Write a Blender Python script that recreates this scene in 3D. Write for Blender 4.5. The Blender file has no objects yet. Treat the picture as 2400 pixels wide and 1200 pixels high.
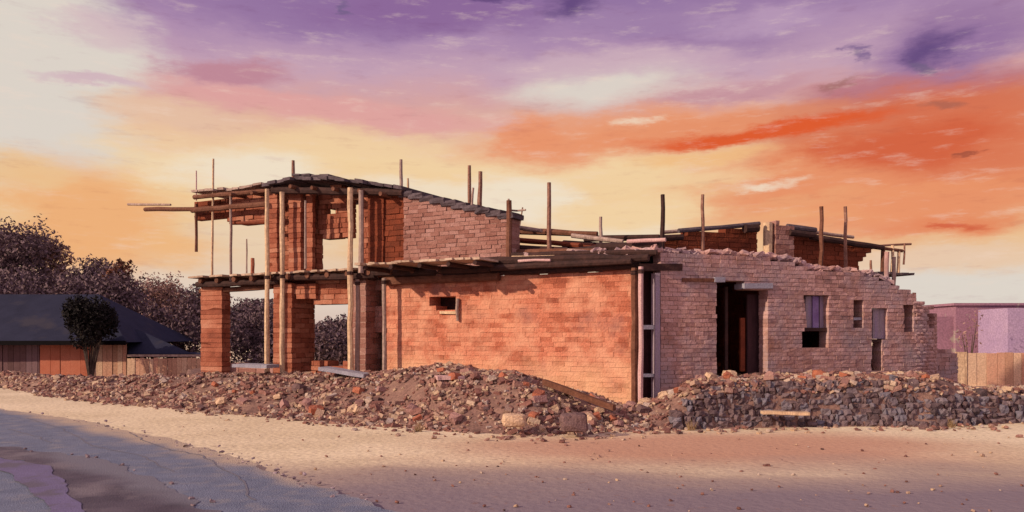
import bpy, math, random
from mathutils import Vector, noise
random.seed(7)
R = random.random
def U(a, b): return random.uniform(a, b)
C = bpy.context.scene.collection
F = 1884.0; HY = 790.0; EYE = 1.6
def lerp(a, b, t): return a + (b - a) * t
def interp(pts, x):
    if x <= pts[0][0]: return pts[0][1]
    for (a, b), (c, d) in zip(pts, pts[1:]):
        if x <= c: return lerp(b, d, (x - a) / (c - a))
    return pts[-1][1]
def sstep(t): t = max(0, min(1, t)); return t * t * (3 - 2 * t)
def at(X, Y, d): return Vector(((X - 1200) / F * d, d, EYE - (Y - HY) / F * d))
def gnd(X, Y): d = EYE * F / (Y - HY); return ((X - 1200) / F * d, d)

# ---------------------------------------------------------------- materials
def lin(c):
    return tuple(((v / 255.0) / 12.92 if v / 255.0 <= .04045 else ((v / 255.0 + .055) / 1.055) ** 2.4) for v in c) + (1,)
def mat(name, cols, rough=.9, island=.0, nscale=3., bump=.3, bscale=30., patch=None, spec=.25, streak=None, metal=0., ndetail=6., splash=None, patch2=None):
    """cols: list of linear base colours mixed by noise (+ random per island)"""
    m = bpy.data.materials.new(name); m.use_nodes = True
    nt = m.node_tree; N = nt.nodes; L = nt.links; N.clear()
    out = N.new('ShaderNodeOutputMaterial'); b = N.new('ShaderNodeBsdfPrincipled')
    L.new(b.outputs[0], out.inputs[0])
    b.inputs['Roughness'].default_value = rough; b.inputs['Metallic'].default_value = metal
    b.inputs['Specular IOR Level'].default_value = spec
    g = N.new('ShaderNodeNewGeometry'); tc = N.new('ShaderNodeTexCoord')
    vec = tc.outputs['Object']
    if streak:
        mp = N.new('ShaderNodeMapping'); mp.inputs['Scale'].default_value = streak
        L.new(vec, mp.inputs[0]); svec = mp.outputs[0]
    else: svec = vec
    n1 = N.new('ShaderNodeTexNoise'); n1.inputs['Scale'].default_value = nscale; n1.inputs['Detail'].default_value = ndetail
    n1.inputs['Roughness'].default_value = .65
    L.new(svec, n1.inputs['Vector'])
    fac = n1.outputs[0]
    mr = N.new('ShaderNodeMapRange'); mr.inputs[1].default_value = .28; mr.inputs[2].default_value = .72
    L.new(fac, mr.inputs[0]); fac = mr.outputs[0]
    if island:
        mx = N.new('ShaderNodeMix'); mx.data_type = 'FLOAT'; mx.inputs[0].default_value = island
        L.new(fac, mx.inputs[2]); L.new(g.outputs['Random Per Island'], mx.inputs[3]); fac = mx.outputs[0]
    cr = N.new('ShaderNodeValToRGB'); L.new(fac, cr.inputs[0])
    el = cr.color_ramp.elements
    for i, c in enumerate(cols):
        p = .06 + .88 * i / max(1, len(cols) - 1)
        if i < 2: e = el[i]; e.position = p
        else: e = el.new(p)
        e.color = tuple(c[:3]) + (1,)
    col = cr.outputs[0]
    # fine grain
    n3 = N.new('ShaderNodeTexNoise'); n3.inputs['Scale'].default_value = bscale * 1.7; n3.inputs['Detail'].default_value = 4
    L.new(vec, n3.inputs['Vector'])
    mr3 = N.new('ShaderNodeMapRange'); mr3.inputs[1].default_value = .3; mr3.inputs[2].default_value = .7
    mr3.inputs[3].default_value = .78; mr3.inputs[4].default_value = 1.22; L.new(n3.outputs[0], mr3.inputs[0])
    mg = N.new('ShaderNodeMix'); mg.data_type = 'RGBA'; mg.blend_type = 'MULTIPLY'; mg.inputs[0].default_value = 1
    L.new(col, mg.inputs[6]); L.new(mr3.outputs[0], mg.inputs[7]); col = mg.outputs[2]
    for patch in [q_ for q_ in (patch, patch2) if q_]:      # (colour, scale, lo, hi)
        off_ = N.new('ShaderNodeMapping'); off_.inputs['Location'].default_value = (patch[1]*3.7, 1.3, patch[2]*9); L.new(vec, off_.inputs[0])
        n2 = N.new('ShaderNodeTexNoise'); n2.inputs['Scale'].default_value = patch[1]; n2.inputs['Detail'].default_value = 8
        n2.inputs['Roughness'].default_value = .6
        L.new(off_.outputs[0], n2.inputs['Vector'])
        m2 = N.new('ShaderNodeMapRange'); m2.inputs[1].default_value = patch[2]; m2.inputs[2].default_value = patch[3]
        L.new(n2.outputs[0], m2.inputs[0])
        mp2 = N.new('ShaderNodeMix'); mp2.data_type = 'RGBA'; L.new(m2.outputs[0], mp2.inputs[0])
        L.new(col, mp2.inputs[6]); mp2.inputs[7].default_value = tuple(patch[0][:3]) + (1,); col = mp2.outputs[2]
    if splash:     # earth splashed up the foot of a wall: (colour, low, high)
        sp_ = N.new('ShaderNodeSeparateXYZ'); L.new(vec, sp_.inputs[0])
        ns = N.new('ShaderNodeTexNoise'); ns.inputs['Scale'].default_value = 1.6; ns.inputs['Detail'].default_value = 8; L.new(vec, ns.inputs['Vector'])
        ma = N.new('ShaderNodeMath'); ma.operation = 'MULTIPLY_ADD'; L.new(ns.outputs[0], ma.inputs[0]); ma.inputs[1].default_value = -1.8; L.new(sp_.outputs[2], ma.inputs[2])
        ms = N.new('ShaderNodeMapRange'); L.new(ma.outputs[0], ms.inputs[0]); ms.inputs[1].default_value = splash[1]-.9; ms.inputs[2].default_value = splash[2]-.9; ms.inputs[3].default_value = .75; ms.inputs[4].default_value = 0
        mx5 = N.new('ShaderNodeMix'); mx5.data_type = 'RGBA'; L.new(ms.outputs[0], mx5.inputs[0]); L.new(col, mx5.inputs[6]); mx5.inputs[7].default_value = tuple(splash[0])+(1,); col = mx5.outputs[2]
    L.new(col, b.inputs['Base Color'])
    if bump:
        nb = N.new('ShaderNodeTexNoise'); nb.inputs['Scale'].default_value = bscale; nb.inputs['Detail'].default_value = 6
        L.new(svec if streak else vec, nb.inputs['Vector'])
        bp = N.new('ShaderNodeBump'); bp.inputs['Strength'].default_value = bump; bp.inputs['Distance'].default_value = .03
        L.new(nb.outputs[0], bp.inputs['Height']); L.new(bp.outputs[0], b.inputs['Normal'])
    return m
M = {}
M['orange'] = mat('terracotta_plaster', [(.24,.062,.036),(.39,.115,.065),(.52,.18,.11),(.64,.29,.175)], island=.55, nscale=.9, bump=.7, bscale=22, patch=((.60,.28,.18),1.9,.44,.66), splash=((.72,.45,.27),.3,1.3), patch2=((.30,.12,.095),1.1,.55,.72))
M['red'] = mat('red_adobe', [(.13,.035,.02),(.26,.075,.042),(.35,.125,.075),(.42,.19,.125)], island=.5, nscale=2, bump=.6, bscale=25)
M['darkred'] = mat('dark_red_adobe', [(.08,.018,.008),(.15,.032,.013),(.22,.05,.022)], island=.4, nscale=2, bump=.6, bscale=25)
M['brick'] = mat('faded_brick', [(.15,.06,.047),(.24,.105,.085),(.30,.15,.125),(.36,.20,.18)], island=.55, nscale=1.5, bump=.6, bscale=25)
M['stone'] = mat('mauve_stone', [(.20,.115,.11),(.33,.175,.155),(.43,.245,.22),(.48,.29,.275),(.36,.27,.29)], island=.5, nscale=1.0, bump=.4, patch=((.30,.22,.235),1.2,.46,.66), patch2=((.30,.15,.12),1.5,.54,.7), bscale=22)
M['mortar'] = mat('mud_mortar', [(.36,.22,.18),(.48,.30,.25)], nscale=4, bump=.8, bscale=30)
M['plinth'] = mat('dark_fieldstone', [(.05,.036,.042),(.11,.07,.075),(.15,.10,.105),(.13,.115,.145),(.24,.17,.165)], island=.7, nscale=2, bump=.7, bscale=20)
M['rubble'] = mat('broken_brick_and_stone', [(.08,.045,.045),(.19,.08,.065),(.25,.12,.10),(.28,.17,.14),(.44,.30,.20),(.36,.28,.26)], island=.85, nscale=2, bump=.6, bscale=25)
M['earth'] = mat('rubble_earth', [(.12,.065,.055),(.20,.11,.09),(.27,.16,.12)], nscale=2.5, bump=1., bscale=14)
M['slab'] = mat('pale_slab', [(.46,.26,.26),(.55,.36,.34)], nscale=3, bump=.3)
M['pale'] = mat('peeled_timber', [(.36,.22,.15),(.56,.38,.24),(.66,.47,.31)], nscale=2, bump=.5, bscale=9, streak=(5,5,.6))
M['grey'] = mat('weathered_timber', [(.20,.13,.11),(.32,.22,.19),(.42,.31,.26)], nscale=2, bump=.5, bscale=9, streak=(5,5,.6), island=.3)
M['dark'] = mat('charred_timber', [(.018,.010,.010),(.04,.018,.016),(.075,.032,.026)], nscale=4, bump=.6, bscale=12, island=.4)
M['brown'] = mat('brown_timber', [(.07,.03,.02),(.13,.05,.03),(.2,.09,.06)], nscale=4, bump=.6, bscale=12, island=.4)
M['deck'] = mat('deck_board', [(.26,.17,.13),(.42,.29,.21),(.5,.37,.3)], nscale=3, bump=.4, bscale=12, island=.6)
M['rust'] = mat('rusted_steel', [(.12,.05,.035),(.22,.10,.07),(.32,.18,.13)], nscale=9, bump=.3, bscale=40, rough=.7)
M['rooftar'] = mat('roof_felt', [(.04,.028,.034),(.08,.058,.068),(.14,.105,.12)], nscale=3, bump=.5, bscale=12, island=.4)
M['door'] = mat('plum_door_paint', [(.045,.018,.022),(.075,.032,.038)], nscale=4, bump=.3, rough=.7, streak=(6,6,.6))
M['redpaint'] = mat('rust_red_paint', [(.12,.024,.009),(.2,.04,.014)], nscale=5, bump=.3, rough=.7)
M['greysill'] = mat('blue_grey_sill', [(.24,.23,.28),(.33,.31,.37)], nscale=5, bump=.3)
M['shutter'] = mat('blue_grey_shutter', [(.18,.14,.17),(.28,.22,.26),(.25,.18,.32)], nscale=3, bump=.3, rough=.7, streak=(6,6,.5))
M['violet'] = mat('violet_board', [(.14,.08,.22),(.24,.17,.34)], nscale=3, bump=.3, rough=.7)
M['road'] = mat('worn_asphalt', [(.12,.135,.20),(.15,.165,.235),(.175,.19,.265)], patch=((.24,.225,.25),3.5,.5,.75), nscale=2.5, bump=.6, bscale=60, rough=.85)
M['tar'] = mat('dark_asphalt', [(.05,.038,.055),(.085,.066,.09),(.115,.09,.115)], patch=((.17,.14,.16),1.1,.52,.66), nscale=1.2, bump=.4, bscale=60, rough=.8)  # shade of the road band put into the colour; cracks share it
M['line'] = mat('violet_road_paint', [(.13,.105,.19),(.165,.135,.25)], patch=((.12,.10,.14),2.2,.5,.6), nscale=2, bump=.3, bscale=60, rough=.8)
M['edge'] = mat('crumbled_asphalt', [(.16,.11,.12),(.25,.18,.2),(.36,.27,.3)], island=.8, nscale=4, bump=.5)
M['navy'] = mat('navy_sheet_roof', [(.009,.010,.028),(.018,.019,.044)], patch=((.03,.026,.04),.9,.56,.7), nscale=1.5, bump=.2, rough=.8)
M['black'] = mat('black_fascia', [(.004,.003,.004),(.007,.005,.006)], nscale=3, bump=.2, rough=.95, spec=.1)
M['fenceA'] = mat('sunlit_fence_board', [(.34,.16,.11),(.50,.29,.19),(.60,.42,.29),(.50,.25,.17)], island=.9, nscale=2, bump=.4, bscale=12)  # tan and reddish boards, their own colour
M['fenceB'] = mat('shaded_wall_board', [(.10,.05,.05),(.17,.09,.095),(.2,.12,.13)], island=.7, nscale=2, bump=.4)  # brown-grey boards of the shed wall
M['terra'] = mat('terracotta_paint', [(.36,.10,.055),(.46,.14,.08),(.5,.18,.11)], island=.5, nscale=3, bump=.3)
M['plum'] = mat('plum_stucco', [(.22,.11,.155),(.27,.14,.195)], nscale=.6, bump=.2, bscale=8, patch=((.3,.24,.22),1.4,.6,.64))
M['lav'] = mat('lavender_stucco', [(.27,.19,.33),(.36,.26,.38)], nscale=.5, bump=.2, bscale=8)
M['bark'] = mat('bark', [(.04,.025,.02),(.09,.06,.05)], nscale=6, bump=.8, bscale=12)
M['leafA'] = mat('dusky_leaves', [(.085,.052,.066),(.115,.072,.088),(.14,.09,.10),(.18,.105,.10)], island=.6, nscale=.6, bump=0, rough=.8)
M['leafB'] = mat('russet_leaves', [(.06,.028,.02),(.11,.045,.03),(.17,.07,.045),(.3,.12,.07)], island=.9, nscale=.6, bump=0, rough=.8)
M['leafC'] = mat('mauve_leaves', [(.15,.09,.09),(.22,.125,.115),(.29,.165,.145),(.34,.2,.17)], island=.9, nscale=.6, bump=0, rough=.8)
M['leafD'] = mat('black_green_leaves', [(.008,.006,.006),(.014,.010,.010)], island=.9, nscale=.6, bump=0, rough=.9)
M['weed'] = mat('dry_weed', [(.22,.14,.07),(.38,.25,.13)], island=.9, nscale=2, bump=0)

# ---------------------------------------------------------------- mesh builder
class MB:
    def __init__(s): s.v = []; s.f = []
    def add(s, vs, fs):
        n = len(s.v); s.v += [tuple(v) for v in vs]; s.f += [tuple(i + n for i in f) for f in fs]
    def box8(s, p, jit=0):      # p: 8 points, bottom 4 ccw, top 4 ccw
        if jit: p = [Vector(q) + Vector((U(-jit, jit), U(-jit, jit), U(-jit, jit))) for q in p]
        s.add(p, [(3,2,1,0),(4,5,6,7),(0,1,5,4),(1,2,6,5),(2,3,7,6),(3,0,4,7)])
    def box(s, a, b, jit=0):
        (x0,y0,z0),(x1,y1,z1) = a, b
        s.box8([(x0,y0,z0),(x1,y0,z0),(x1,y1,z0),(x0,y1,z0),(x0,y0,z1),(x1,y0,z1),(x1,y1,z1),(x0,y1,z1)], jit)
    def stone(s, c, r, rnd=.5, jit=.12, rot=True, axes=None):
        c = Vector(c); pts = []; idx = {}
        if axes is None:
            if rot:
                from mathutils import Euler
                m = Euler((U(-.5,.5), U(-.5,.5), U(0,6.3))).to_matrix()
            else: m = None
        for i in (-1,0,1):
            for j in (-1,0,1):
                for k in (-1,0,1):
                    if i == j == k == 0: continue
                    p = Vector((i,j,k)); q = p.normalized() * 1.12
                    p = p.lerp(q, rnd)
                    p = Vector((p.x*r[0]*(1+U(-jit,jit)), p.y*r[1]*(1+U(-jit,jit)), p.z*r[2]*(1+U(-jit,jit))))
                    if axes: p = axes[0]*p.x + axes[1]*p.y + axes[2]*p.z
                    elif m: p = m @ p
                    idx[(i,j,k)] = len(pts); pts.append(c + p)
        fs = []
        for ax in range(3):
            o = [a for a in range(3) if a != ax]
            for sgn in (-1,1):
                for a in (-1,0):
                    for b in (-1,0):
                        q = []
                        for (da,db) in ((0,0),(1,0),(1,1),(0,1)):
                            t = [0,0,0]; t[ax] = sgn; t[o[0]] = a+da; t[o[1]] = b+db; q.append(idx[tuple(t)])
                        flip = (sgn < 0) ^ (ax == 1)
                        fs.append(tuple(reversed(q)) if flip else tuple(q))
        s.add(pts, fs)
    def tube(s, pts, rad, n=7, jit=0.):
        pts = [Vector(p) for p in pts]; rings = []
        for i, p in enumerate(pts):
            d = (pts[min(i+1, len(pts)-1)] - pts[max(i-1, 0)]).normalized()
            a = Vector((0,0,1)) if abs(d.z) < .9 else Vector((1,0,0))
            x = d.cross(a).normalized(); y = d.cross(x).normalized()
            r = rad[i] if isinstance(rad, (list, tuple)) else rad
            rings.append([p + (x*math.cos(6.2832*k/n) + y*math.sin(6.2832*k/n)) * r*(1+U(-jit,jit)) for k in range(n)])
        vs = [v for g in rings for v in g]; fs = []
        for i in range(len(pts)-1):
            for k in range(n): fs.append((i*n+k, (i+1)*n+k, (i+1)*n+(k+1)%n, i*n+(k+1)%n))
        fs.append(tuple(range(n))); fs.append(tuple(reversed([(len(pts)-1)*n+k for k in range(n)])))
        s.add(vs, fs)
    def log(s, a, b, r0, r1=None, n=8, wob=.02, seg=None):
        a = Vector(a); b = Vector(b); r1 = r1 or r0; L = (b-a).length; seg = seg or max(2, int(L/.5))
        pts = []; rr = []
        for i in range(seg+1):
            t = i/seg; w = wob if 0 < i < seg else 0
            pts.append(a.lerp(b, t) + Vector((U(-w,w), U(-w,w), U(-w,w)))); rr.append(lerp(r0, r1, t)*U(.93,1.07))
        s.tube(pts, rr, n, .06)
    def build(s, name, m, parent=None, smooth=False):
        me = bpy.data.meshes.new(name)
        o0 = Vector((0,0,0))
        q = parent
        while q is not None: o0 = o0 + q.location; q = q.parent
        me.from_pydata([tuple(Vector(v) - o0) for v in s.v], [], s.f); me.update()
        me.materials.append(M[m] if isinstance(m, str) else m)
        if smooth:
            for p in me.polygons: p.use_smooth = True
        o = bpy.data.objects.new(name, me); C.objects.link(o)
        if parent: o.parent = parent
        return o
def boulder(c, r, m, label):
    c = Vector(c); B = MB(); nu, nv = 22, 14; vs = []
    for j in range(nv+1):
        ph = math.pi*j/nv
        for i in range(nu):
            a = 6.28318*i/nu; d = Vector((math.sin(ph)*math.cos(a), math.sin(ph)*math.sin(a), math.cos(ph)))
            k = max(abs(d.x),abs(d.y),abs(d.z)); q = d*lerp(1, .82/k, .6)*(1+.16*noise.noise(d*1.4+c)+.06*noise.noise(d*5+c))
            vs.append(c+Vector((q.x*r[0],q.y*r[1],q.z*r[2])))
    B.add(vs, [(j*nu+i,(j+1)*nu+i,(j+1)*nu+(i+1)%nu,j*nu+(i+1)%nu) for j in range(nv) for i in range(nu)])
    return tag(B.build('boulder', m), label, 'boulder')
def tag(o, label=None, cat=None, group=None, kind=None):
    if label: o['label'] = label
    if cat: o['category'] = cat
    if group: o['group'] = group
    if kind: o['kind'] = kind
    return o
def empty(name, loc, label, cat, group=None):
    o = bpy.data.objects.new(name, None); C.objects.link(o); o.location = loc; o.empty_display_size = .3
    return tag(o, label, cat, group)

# ---------------------------------------------------------------- wall planes
class Plane:
    def __init__(s, p0, p1):
        s.o = Vector((p0[0], p0[1], 0)); d = Vector((p1[0]-p0[0], p1[1]-p0[1], 0)); s.L = d.length; s.t = d.normalized()
        n = Vector((s.t.y, -s.t.x, 0)); s.n = n if n.y < 0 else -n
    def p(s, u, w, z): return s.o + s.t*u + s.n*w + Vector((0,0,z))
    def uz(s, X, Y, w=0):
        r = Vector(((X-1200)/F, 1, 0)); o = s.o + s.n*w
        k = o.dot(s.n) / r.dot(s.n)           # depth
        q = r*k; return ((q - o).dot(s.t), EYE - (Y-HY)/F*k)
    def px(s, X, Y, w=0): u, z = s.uz(X, Y, w); return s.p(u, w, z)
    def off(s, w):
        q = Plane.__new__(Plane); q.o = s.o + s.n*w; q.t = s.t; q.n = s.n; q.L = s.L; return q
def inpoly(poly, x, y):
    c = False; n = len(poly)
    for i in range(n):
        (x0,y0),(x1,y1) = poly[i], poly[i-1]
        if (y0 > y) != (y1 > y) and x < (x1-x0)*(y-y0)/(y1-y0)+x0: c = not c
    return c
def masonry(P, poly, holes, th, ch, bl, name, m, parent, jit=.006, gap=.012, w=0, kind='brick', rag=.04, core=None, relief=.012):
    core = core or ('mortar' if m in ('stone','brick') else 'darkred')
    us = [p[0] for p in poly]; zs = [p[1] for p in poly]
    u0, u1, z0, z1 = min(us), max(us), min(zs), max(zs)
    B = MB(); K = MB(); z = z0; row = 0
    while z < z1:
        h = ch if kind == 'brick' else ch*U(.75, 1.3)
        zc = z + h/2; st = .02; k = int((u1-u0)/st)+1
        ins = [inpoly(poly, u0+(i+.5)*st, zc + (noise.noise(Vector((u0+i*st*1.5, zc*2, 3.1)))*rag*2)) and not any(inpoly(hh, u0+(i+.5)*st, zc) for hh in holes) for i in range(k)]
        i = 0
        while i < k:
            if not ins[i]: i += 1; continue
            j = i
            while j < k and ins[j]: j += 1
            a, b = u0+i*st, u0+j*st; i = j
            if b-a < .05: continue
            # core, slightly recessed
            e = .012
            K.box8([P.p(a+e,w-.02,z),P.p(b-e,w-.02,z),P.p(b-e,w-th+.02,z),P.p(a+e,w-th+.02,z),
                    P.p(a+e,w-.02,z+h),P.p(b-e,w-.02,z+h),P.p(b-e,w-th+.02,z+h),P.p(a+e,w-th+.02,z+h)])
            u = a - (bl*.5 if row % 2 else 0) - U(0,.05)
            while u < b:
                l = bl*(U(.9,1.1) if kind == 'brick' else U(.5,1.6))
                s0, s1 = max(u, a), min(u+l, b); u += l
                if s1-s0 < .05: continue
                if kind == 'brick':
                    r = U(-relief, relief)
                    B.box8([P.p(s0+gap/2,w+r,z+gap/2),P.p(s1-gap/2,w+r,z+gap/2),P.p(s1-gap/2,w-th-r,z+gap/2),P.p(s0+gap/2,w-th-r,z+gap/2),
                            P.p(s0+gap/2,w+r,z+h-gap/2),P.p(s1-gap/2,w+r,z+h-gap/2),P.p(s1-gap/2,w-th-r,z+h-gap/2),P.p(s0+gap/2,w-th-r,z+h-gap/2)], jit)
                else:
                    c = P.p((s0+s1)/2, w-th/2+U(-relief,relief), z+h/2+U(-.008,.008))
                    B.stone(c, ((s1-s0)/2*.98, th/2+.006, h/2*1.0), rnd=.16, jit=.05, axes=(P.t, P.n, Vector((0,0,1))))
        z += h; row += 1
    o = B.build(name, m, parent)
    K.build('mortar', core, o)
    return o
def pxpoly(P, pts, w=0): return [P.uz(X, Y, w) for X, Y in pts]

# ---------------------------------------------------------------- ground, bank
TOE = [(-300,20),(0,25.6),(100,22.0),(250,19.3),(420,17.6),(550,16.4),(700,15.5),(850,14.3),(1080,13.45),(1250,12.9),(1400,13.3),(1500,13.7),(1730,14.15),(2185,14.35),(2400,15.0),(2800,15.6)]
TOE[0] = (-300, 29)
HT = [(-300,.25),(0,.3),(250,.45),(470,.60),(700,.68),(900,.78),(1030,.95),(1180,.86),(1300,.60),(1470,.26),(1550,.42),(1620,.72),(1800,.82),(2185,.80),(2250,.56),(2800,.54)]
WD = [(-300,2.2),(470,2.6),(900,3.2),(1030,1.6),(1200,1.6),(1400,1.6),(1550,1.0),(1620,.55),(2800,.55)]
def bank_z(x, y):
    X = x/y*F + 1200; t = y - interp(TOE, X)
    h = interp(HT, X); 
    if X < 1000: h *= 1 - .25*sstep((t-5)/8)
    if X > 2170: h *= 1 - sstep((t-1.4)/3)
    if X < 440: h *= 1 - .8*sstep((t-3)/4)
    z = h * sstep(t/interp(WD, X))
    z += .10*noise.noise(Vector((x*1.1, y*1.1, 0)))*sstep(t/1.2) + .05*noise.noise(Vector((x*3.3, y*3.3, 5)))*sstep(t/.6)
    return z - .03 if t < .1 else z
g = MB()
xs = [-600,-200,-80,-40,-28] + [-22+i*.5 for i in range(89)] + [28,40,80,200,600]
ys = [-60,-20,-6,0] + [1.5+i*.4 for i in range(62)] + [32,40,60,100,200,900]
for y in ys:
    for x in xs:
        g.v.append((x, y, .022*noise.noise(Vector((x*.45, y*.45, 9))) - .02*0 if 2 < y < 26 and abs(x) < 24 else 0))
nx = len(xs)
for j in range(len(ys)-1):
    for i in range(nx-1): g.f.append((j*nx+i, j*nx+i+1, (j+1)*nx+i+1, (j+1)*nx+i))
gm = mat('sandy_ground', [(.56,.44,.29),(.67,.54,.37),(.76,.62,.44)], nscale=.35, bump=.6, bscale=9)
# grey-brown tone towards the foreground and reddish silt, by position on the ground
nt = gm.node_tree; N = nt.nodes; L = nt.links
bs = [n for n in N if n.type == 'BSDF_PRINCIPLED'][0]
base = bs.inputs['Base Color'].links[0].from_socket
tc = N.new('ShaderNodeTexCoord'); sx = N.new('ShaderNodeSeparateXYZ'); L.new(tc.outputs['Object'], sx.inputs[0])
def mathn(op, a, b=None, c=None):
    n = N.new('ShaderNodeMath'); n.operation = op
    for i, v in enumerate((a, b, c)):
        if v is None: continue
        if isinstance(v, (int, float)): n.inputs[i].default_value = v
        else: L.new(v, n.inputs[i])
    return n.outputs[0]
def noisen(scale, sc=(1,1,1), det=5):
    mp = N.new('ShaderNodeMapping'); mp.inputs['Scale'].default_value = sc; L.new(tc.outputs['Object'], mp.inputs[0])
    n = N.new('ShaderNodeTexNoise'); n.inputs['Scale'].default_value = scale; n.inputs['Detail'].default_value = det; L.new(mp.outputs[0], n.inputs['Vector'])
    return n.outputs[0]
def mixc(fac, a, col):
    n = N.new('ShaderNodeMix'); n.data_type = 'RGBA'; L.new(fac, n.inputs[0]); L.new(a, n.inputs[6])
    if isinstance(col, tuple): n.inputs[7].default_value = col + (1,)
    else: L.new(col, n.inputs[7])
    return n.outputs[2]
def ramp(v, lo, hi, a=0, b=1):
    n = N.new('ShaderNodeMapRange'); n.interpolation_type = 'SMOOTHSTEP'; L.new(v, n.inputs[0])
    n.inputs[1].default_value = lo; n.inputs[2].default_value = hi; n.inputs[3].default_value = a; n.inputs[4].default_value = b
    return n.outputs[0]
wob = mathn('MULTIPLY_ADD', noisen(.6, (.5,1,1)), 3.2, -1.6)
X_, Y_ = sx.outputs[0], sx.outputs[1]
# reddish silt to the right of centre
dx = mathn('DIVIDE', mathn('SUBTRACT', X_, 2.8), 5.2); dy = mathn('DIVIDE', mathn('SUBTRACT', Y_, 11.6), 2.6)
rr = mathn('ADD', mathn('SQRT', mathn('ADD', mathn('MULTIPLY', dx, dx), mathn('MULTIPLY', dy, dy))), mathn('MULTIPLY', wob, .25))
c1 = mixc(ramp(rr, .3, 1.1, .85, 0), base, (.46,.23,.155))
tw = ramp(mathn('ADD', Y_, mathn('MULTIPLY', mathn('MINIMUM', mathn('SUBTRACT', X_, 0), 3.), -.0)), 0, 1)
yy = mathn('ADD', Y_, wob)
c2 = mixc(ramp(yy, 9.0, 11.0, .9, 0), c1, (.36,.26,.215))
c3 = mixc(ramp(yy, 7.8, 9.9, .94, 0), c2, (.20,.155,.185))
spk = ramp(noisen(7., (1,1,1), 3), .62, .72, 0, .5)
c4 = mixc(spk, c3, (.22,.12,.10))
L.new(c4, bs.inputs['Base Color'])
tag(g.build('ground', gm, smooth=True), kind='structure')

bank = MB(); XS = list(range(-300, 2810, 10)); TS = [-.15,0,.1,.2,.32,.45,.6,.75,.9,1.1,1.3,1.6,1.9,2.3,2.8,3.4,4.2,5.5,7,9,12,16]
for X in XS:
    d0 = interp(TOE, X) + .22*noise.noise(Vector((X*.02, 0, 2)))
    for t in TS:
        d = d0 + t; x = (X-1200)/F*d; bank.v.append((x, d, bank_z(x, d)))
n = len(TS)
for i in range(len(XS)-1):
    for j in range(n-1): bank.f.append((i*n+j, (i+1)*n+j, (i+1)*n+j+1, i*n+j+1))
tag(bank.build('rubble_bank', 'earth', smooth=True), kind='structure')

def dust_shade_edge(m, c, w, colr):
    nt = m.node_tree; bs_ = [n for n in nt.nodes if n.type == 'BSDF_PRINCIPLED'][0]
    global N, L, tc
    N, L = nt.nodes, nt.links
    tc = [n for n in N if n.type == 'TEX_COORD'][0]
    s_ = N.new('ShaderNodeSeparateXYZ'); L.new(tc.outputs['Object'], s_.inputs[0])
    dd = mathn('ADD', mathn('SUBTRACT', c, mathn('ADD', s_.outputs[0], s_.outputs[1])), mathn('MULTIPLY_ADD', noisen(1.5,(1,1,1),8), -1.6*w, .8*w))
    b0 = bs_.inputs['Base Color'].links[0].from_socket
    L.new(mixc(ramp(dd, -.1*w, w, .95, 0), b0, colr), bs_.inputs['Base Color'])
dust_shade_edge(M['road'], 6.75, .75, (.46,.35,.265)); dust_shade_edge(M['tar'], 4.7, .6, (.165,.155,.19))  # sand dust along the road; soft rim for the painted shade
def flat(name, pts, z, m, sub=10, rag=.05):
    P = []
    k = len(pts)
    for i in range(k):
        a = Vector(pts[i]+(z,)); b = Vector(pts[(i+1)%k]+(z,))
        for s in range(sub):
            q = a.lerp(b, s/sub); q.x += rag*noise.noise(Vector((q.x*2.2,q.y*2.2,1)))*2 + rag*.7*noise.noise(Vector((q.x*9,q.y*9,1))); q.y += rag*noise.noise(Vector((q.x*2.2,q.y*2.2,7)))*2
            P.append(tuple(q))
    B = MB(); B.add(P, [tuple(range(len(P)))]); return tag(B.build(name, m), kind='structure')
RZ = .034
def gp(X, Y): return gnd(X, Y)
road = [gp(-500,905),gp(0,962),gp(200,990),gp(420,1042),gp(580,1085),gp(700,1135),gp(860,1180),gp(1010,1260),gp(1150,1500),(-1,1.),(-9,1.),(-40,20)]
flat('road', road, RZ, 'road', 40, .10)
flat('road_patch', [gp(-200,1020),gp(0,1053),gp(230,1080),gp(330,1118),gp(480,1192),gp(560,1300),gp(300,1300),gp(190,1215),gp(110,1110),gp(0,1078),gp(-200,1060)], RZ+.006, 'tar', 24, .08)  # cast shade painted as a darker strip over the road
ck = MB()
for pts in ([(60,985),(150,1010),(210,1048),(330,1075),(420,1120)],[(300,1020),(360,1050),(470,1075),(560,1130),(600,1190)],[(20,1010),(90,1030),(130,1045)]):
    P = [Vector(gp(*q)+(RZ+.004,)) for q in pts]; line = []
    for a, c in zip(P, P[1:]):
        for k in range(9): q = a.lerp(c, k/9); line.append(q + Vector((.09*noise.noise(q*3), .09*noise.noise(q*3+Vector((5,5,5))), 0)))
    for q, q2 in zip(line, line[1:]):
        n_ = (q2-q).cross(Vector((0,0,1))).normalized()*U(.008,.014); ck.add([q-n_, q2-n_, q2+n_, q+n_], [(0,1,2,3)])
tag(ck.build('road_crack', 'tar'), kind='structure')
flat('road_marking', [gp(-30,1072),gp(20,1086),gp(118,1100),gp(192,1205),gp(240,1300),gp(150,1300),gp(118,1198),gp(58,1146),gp(-30,1086)], RZ+.012, 'line', 20, .04)
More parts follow.
